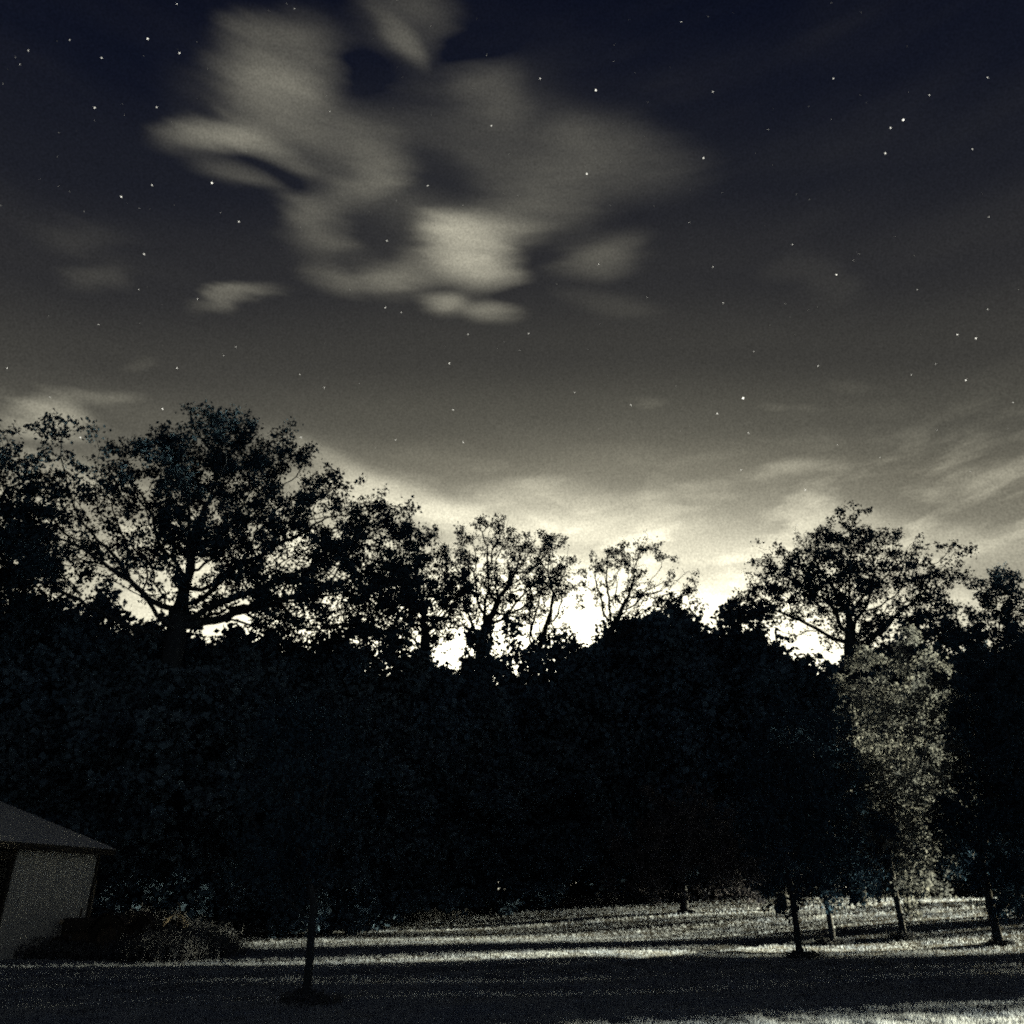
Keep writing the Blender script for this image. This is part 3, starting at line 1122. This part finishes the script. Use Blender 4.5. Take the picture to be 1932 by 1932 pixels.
# roof sheets
slope = math.hypot(SPAN / 2, SPAN / 2 * TANR)
sl = Vector((0, SPAN / 2, SPAN / 2 * TANR)).normalized()
sl2 = Vector((0, -SPAN / 2, SPAN / 2 * TANR)).normalized()
x = 0.0
while x - PW_ > -LONG - OVER * 2 - .5:
    ribbed((x, 0, EAVE + .06), (-1, 0, 0), sl, PW_ - .003, slope - .01, 4, .030).build('roof_sheet', M['sheet_metal'], shed)
    ribbed((x - PW_, SPAN, EAVE + .06), (1, 0, 0), sl2, PW_ - .003, slope - .01, 4, .030).build('roof_sheet', M['sheet_metal'], shed)
    x -= PW_
XE = x
MB().box(((XE) / 2, .02, EAVE - .045), (abs(XE), .05, .19)).build('fascia', M['trim_dark'], shed)
MB().box(((XE) / 2, SPAN - .02, EAVE - .045), (abs(XE), .05, .19)).build('fascia', M['trim_dark'], shed)
MB().box(((XE) / 2, OVER / 2 + .03, EAVE - .105), (abs(XE) - .06, OVER - .06, .02)).build('soffit', M['trim_dark'], shed)
g = MB()
for s_ in (0, 1):
    a_ = Vector((-.03, 0, EAVE - .02)) if s_ == 0 else Vector((-.03, SPAN, EAVE - .02))
    b_ = Vector((-.03, SPAN / 2, EAVE + SPAN / 2 * TANR - .02))
    m_ = MB().tube([a_, b_], .055, 4)
    m_.build('rake_trim', M['trim_dark'], shed)
MB().tube([(0.02, SPAN / 2, EAVE + SPAN / 2 * TANR + .07), (XE, SPAN / 2, EAVE + SPAN / 2 * TANR + .07)], .09, 6).build('ridge_cap', M['sheet_metal'], shed)
MB().box((WX1 + .015, WALL_Y - .02, EAVE / 2 - .1), (.10, .10, EAVE)).build('corner_trim', M['trim_dark'], shed)
for xx in (OPEN0, OPEN1):
    MB().box((xx, WALL_Y + .09, EAVE / 2 - .1), (.14, .14, EAVE - .02)).build('door_post', M['trim_dark'], shed)
MB().box(((OPEN0 + OPEN1) / 2, WALL_Y + .09, EAVE - .30), (OPEN1 - OPEN0 - .16, .12, .22)).build('door_header', M['trim_dark'], shed)
MB().tube([(.06, WALL_Y + .22, -.05), (.075, WALL_Y + .24, 1.05), (.06, WALL_Y + .22, 2.2)], .035, 8).build('downpipe', M['pale_iron'], shed)


# ------------------------------------------------------------------ old tractor in the weeds
def wheel(parent, c, r, w, hub=.3, lugs=True):
    c = Vector(c)
    t = MB().lathe(c, (0, 1, 0), [(-w / 2, r * .62), (-w / 2, r * .9), (-w * .36, r * .985), (w * .36, r * .985), (w / 2, r * .9), (w / 2, r * .62),
                                  (w * .3, r * .58), (-w * .3, r * .58), (-w / 2, r * .62)], 28)
    if lugs:
        for i in range(18):
            a = 2 * math.pi * i / 18
            for s in (-1, 1):
                p = c + Vector((math.cos(a + s * .06) * r, s * w * .22, math.sin(a + s * .06) * r))
                from mathutils import Euler
                t.box(p, (.035, w * .40, .05), Euler((0, -a + math.pi / 2, s * .5)))
    tyre = t.build('wheel', M['rubber'], parent)
    h = MB().lathe(c, (0, 1, 0), [(-w * .18, .001), (-w * .2, r * .22), (-w * .05, r * .3), (-w * .05, r * .5), (-w * .28, r * .6), (-w * .22, r * .62),
                                  (w * .28, r * .62), (w * .05, r * .5), (w * .05, r * .3), (w * .2, r * .2), (w * .18, .001)], 24)
    h.build('rim', M['rust_iron'], tyre)
    return tyre


b = at_px(190, 1808)
tr = empty('old_tractor', b, R(168))
tag(tr, 'small old tractor sunk in weeds in front of the shed corner', 'tractor')
# local: +X is the front of the tractor
m = MB()
m.box((.86, 0, .92), (1.12, .46, .40), bevel=.07)
m.build('hood', M['tractor_paint'], tr)
MB().box((1.435, 0, .86), (.05, .42, .50), bevel=.02).build('grille', M['trim_dark'], tr)
for s in (-.18, .18):
    MB().lathe((1.46, s * 1.35, 1.0), (1, 0, 0), [(-.08, .03), (-.02, .075), (.03, .08), (.03, .001)], 14).build('headlight', M['pale_iron'], tr)
MB().box((.75, 0, .58), (1.35, .30, .34), bevel=.04).box((-.25, 0, .62), (.8, .36, .44), bevel=.06).build('engine_block', M['rust_iron'], tr)
MB().tube([(.95, .10, 1.10), (.95, .10, 1.38)], .03, 8).build('exhaust', M['rust_iron'], tr)
MB().tube([(1.18, -.55, .34), (1.18, -.5, .52), (1.18, .5, .52), (1.18, .55, .34)], .04, 8).build('front_axle', M['rust_iron'], tr)
MB().tube([(-.62, -.6, .62), (-.62, .6, .62)], .08, 10).build('rear_axle', M['rust_iron'], tr)
for s in (-1, 1):
    wheel(tr, (1.18, s * .60, .31), .31, .16, lugs=False)
    wheel(tr, (-.62, s * .66, .60), .60, .30)
    grid = []
    for i in range(13):
        a = R(20 + 130 * i / 12)
        grid.append([(-.62 + math.cos(a) * .70, s * (.50 + .34 * t), .60 + math.sin(a) * .70 - .02 * abs(t - .5)) for t in (0, .5, 1)])
    fm = MB().sheet(grid)
    fo = fm.build('fender', M['tractor_paint'], tr)
    so = fo.modifiers.new('thickness', 'SOLIDIFY')
    so.thickness = .02
MB().tube([(.28, 0, 1.0), (.02, 0, 1.18)], .022, 8).build('steering_column', M['rust_iron'], tr)
sw = MB().tube([(.0 + math.sin(a) * .09, math.cos(a) * .20, 1.2 + math.sin(a) * .17) for a in (2 * math.pi * i / 20 for i in range(20))], .016, 6, True)
for a in (0.5, 2.6, 4.71):
    sw.tube([(.0, 0, 1.19), (math.sin(a) * .09, math.cos(a) * .2, 1.2 + math.sin(a) * .17)], .010, 5)
sw.build('steering_wheel', M['trim_dark'], tr)
grid = []
for i in range(8):
    u = i / 7
    grid.append([(-.42 - .46 * min(u * 1.5, 1), -.23 + .46 * j / 6, .98 + max(0, u - .55) * .62 + .06 * abs(j / 3 - 1) ** 2) for j in range(7)])
st = MB().sheet(grid).build('seat', M['trim_dark'], tr)
so = st.modifiers.new('thickness', 'SOLIDIFY')
so.thickness = .035
MB().tube([(-.55, 0, .70), (-.62, 0, 1.0)], .03, 8).build('seat_spring', M['rust_iron'], tr)

# rusty implement with a wheel guard and a raised lever, half hidden in the weeds
b = at_px(322, 1792)
im = empty('farm_implement', b, R(160))
tag(im, 'rusty farm implement with arched wheel guard and upright lever in tall weeds', 'implement')
wheel(im, (0, 0, .62), .40, .14, lugs=False)
grid = []
for i in range(15):
    a = R(8 + 164 * i / 14)
    grid.append([(math.cos(a) * .52, -.14 + .28 * t, .66 + math.sin(a) * .52) for t in (0, 1)])
fo = MB().sheet(grid).build('wheel_guard', M['pale_iron'], im)
so = fo.modifiers.new('thickness', 'SOLIDIFY')
so.thickness = .018
MB().tube([(-1.1, .30, .35), (-.3, .30, .62), (.9, .30, .62), (1.3, .3, .40)], .04, 8).tube([(0, -.1, .62), (0, .34, .62)], .05, 8).build('drawbar', M['rust_iron'], im)
MB().tube([(-.30, .30, .62), (-.40, .30, 1.25), (-.34, .30, 1.52), (-.22, .3, 1.56)], .028, 8).build('lever', M['pale_iron'], im)
for i in range(4):
    MB().tube([(.5 + i * .2, .3, .60), (.46 + i * .2, .3, .25), (.52 + i * .2, .3, .02)], .02, 6).build('tine', M['rust_iron'], im)

# tree stump at the far side of the lit field
b = at_px(1481, 1716)
stp = MB().lathe((0, 0, -.1), (0, 0, 1), [(0, .62), (.18, .47), (.4, .40), (.75, .37), (.92, .36), (.97, .30), (.97, .001)], 16)
for v_ in stp.bm.verts:
    a = math.atan2(v_.co.y, v_.co.x)
    k_ = 1 + .10 * math.sin(3 * a + 1) + .07 * math.sin(7 * a)
    v_.co.x *= k_
    v_.co.y *= k_
    v_.co.z += .06 * math.sin(2 * a) * (v_.co.z > .7)
so_ = stp.build('tree_stump', M['bark'], None, True)
so_.location = b
tag(so_, 'dark tree stump behind the leaning lawn tree at the field edge', 'stump')

# ------------------------------------------------------------------ rough growth
cs, hs = [], []
for px in np.arange(-60, 440, 9.0):
    for _ in range(3):
        py = np.interp(px, [-60, 90, 330, 440], [1800, 1806, 1812, 1800]) + random.uniform(-16, 6)
        p = at_px(px, py)
        cs.append((p[0], p[1]))
        hs.append(np.interp(px, [-60, 90, 200, 300, 380, 440], [.55, .5, .45, .9, .75, .3]) * random.uniform(.7, 1.15))
for px in np.arange(200, 420, 8.0):            # the taller bank behind the tractor
    for _ in range(3):
        p = at_px(px, random.uniform(1780, 1792))
        cs.append((p[0], p[1]))
        hs.append(np.interp(px, [200, 260, 340, 420], [1.1, 1.3, 1.2, .5]) * random.uniform(.7, 1.1))
weeds('weeds', cs, hs, 26, .30, .13, 'weed', 'tall weeds growing round the tractor and shed wall', 'weeds')
cs, hs = [], []
for px in np.arange(430, 2000, 9.0):
    for _ in range(2):
        d = np.interp(px, [430, 900, 1290, 1500, 1800, 2000], [41, 57, 66, 78, 90, 98]) + random.uniform(-1.5, 2.5)
        p = on_az(px, d)
        cs.append((p[0], p[1]))
        hs.append(random.uniform(.4, 1.0) * (1.5 if px > 1600 and random.random() < .3 else 1))
weeds('undergrowth', cs, hs, 22, .5, .20, 'weed', 'ragged undergrowth along the foot of the woods', 'undergrowth')

# longer grass left standing round the trunks
cs, hs = [], []
for nm in ('lawn_tree', 'lawn_tree.001', 'lawn_tree.002', 'lawn_tree.003', 'lawn_tree.004', 'young_tree', 'crab_apple_tree'):
    l = bpy.data.objects[nm].location
    for _ in range(7):
        a = random.uniform(0, 6.28)
        q = random.uniform(.05, .42)
        cs.append((l.x + math.cos(a) * q, l.y + math.sin(a) * q))
        hs.append(random.uniform(.10, .24))
weeds('trunk_grass', cs, hs, 40, .14, .08, 'weed', 'longer unmown grass standing round the tree trunks on the lawn', 'grass')
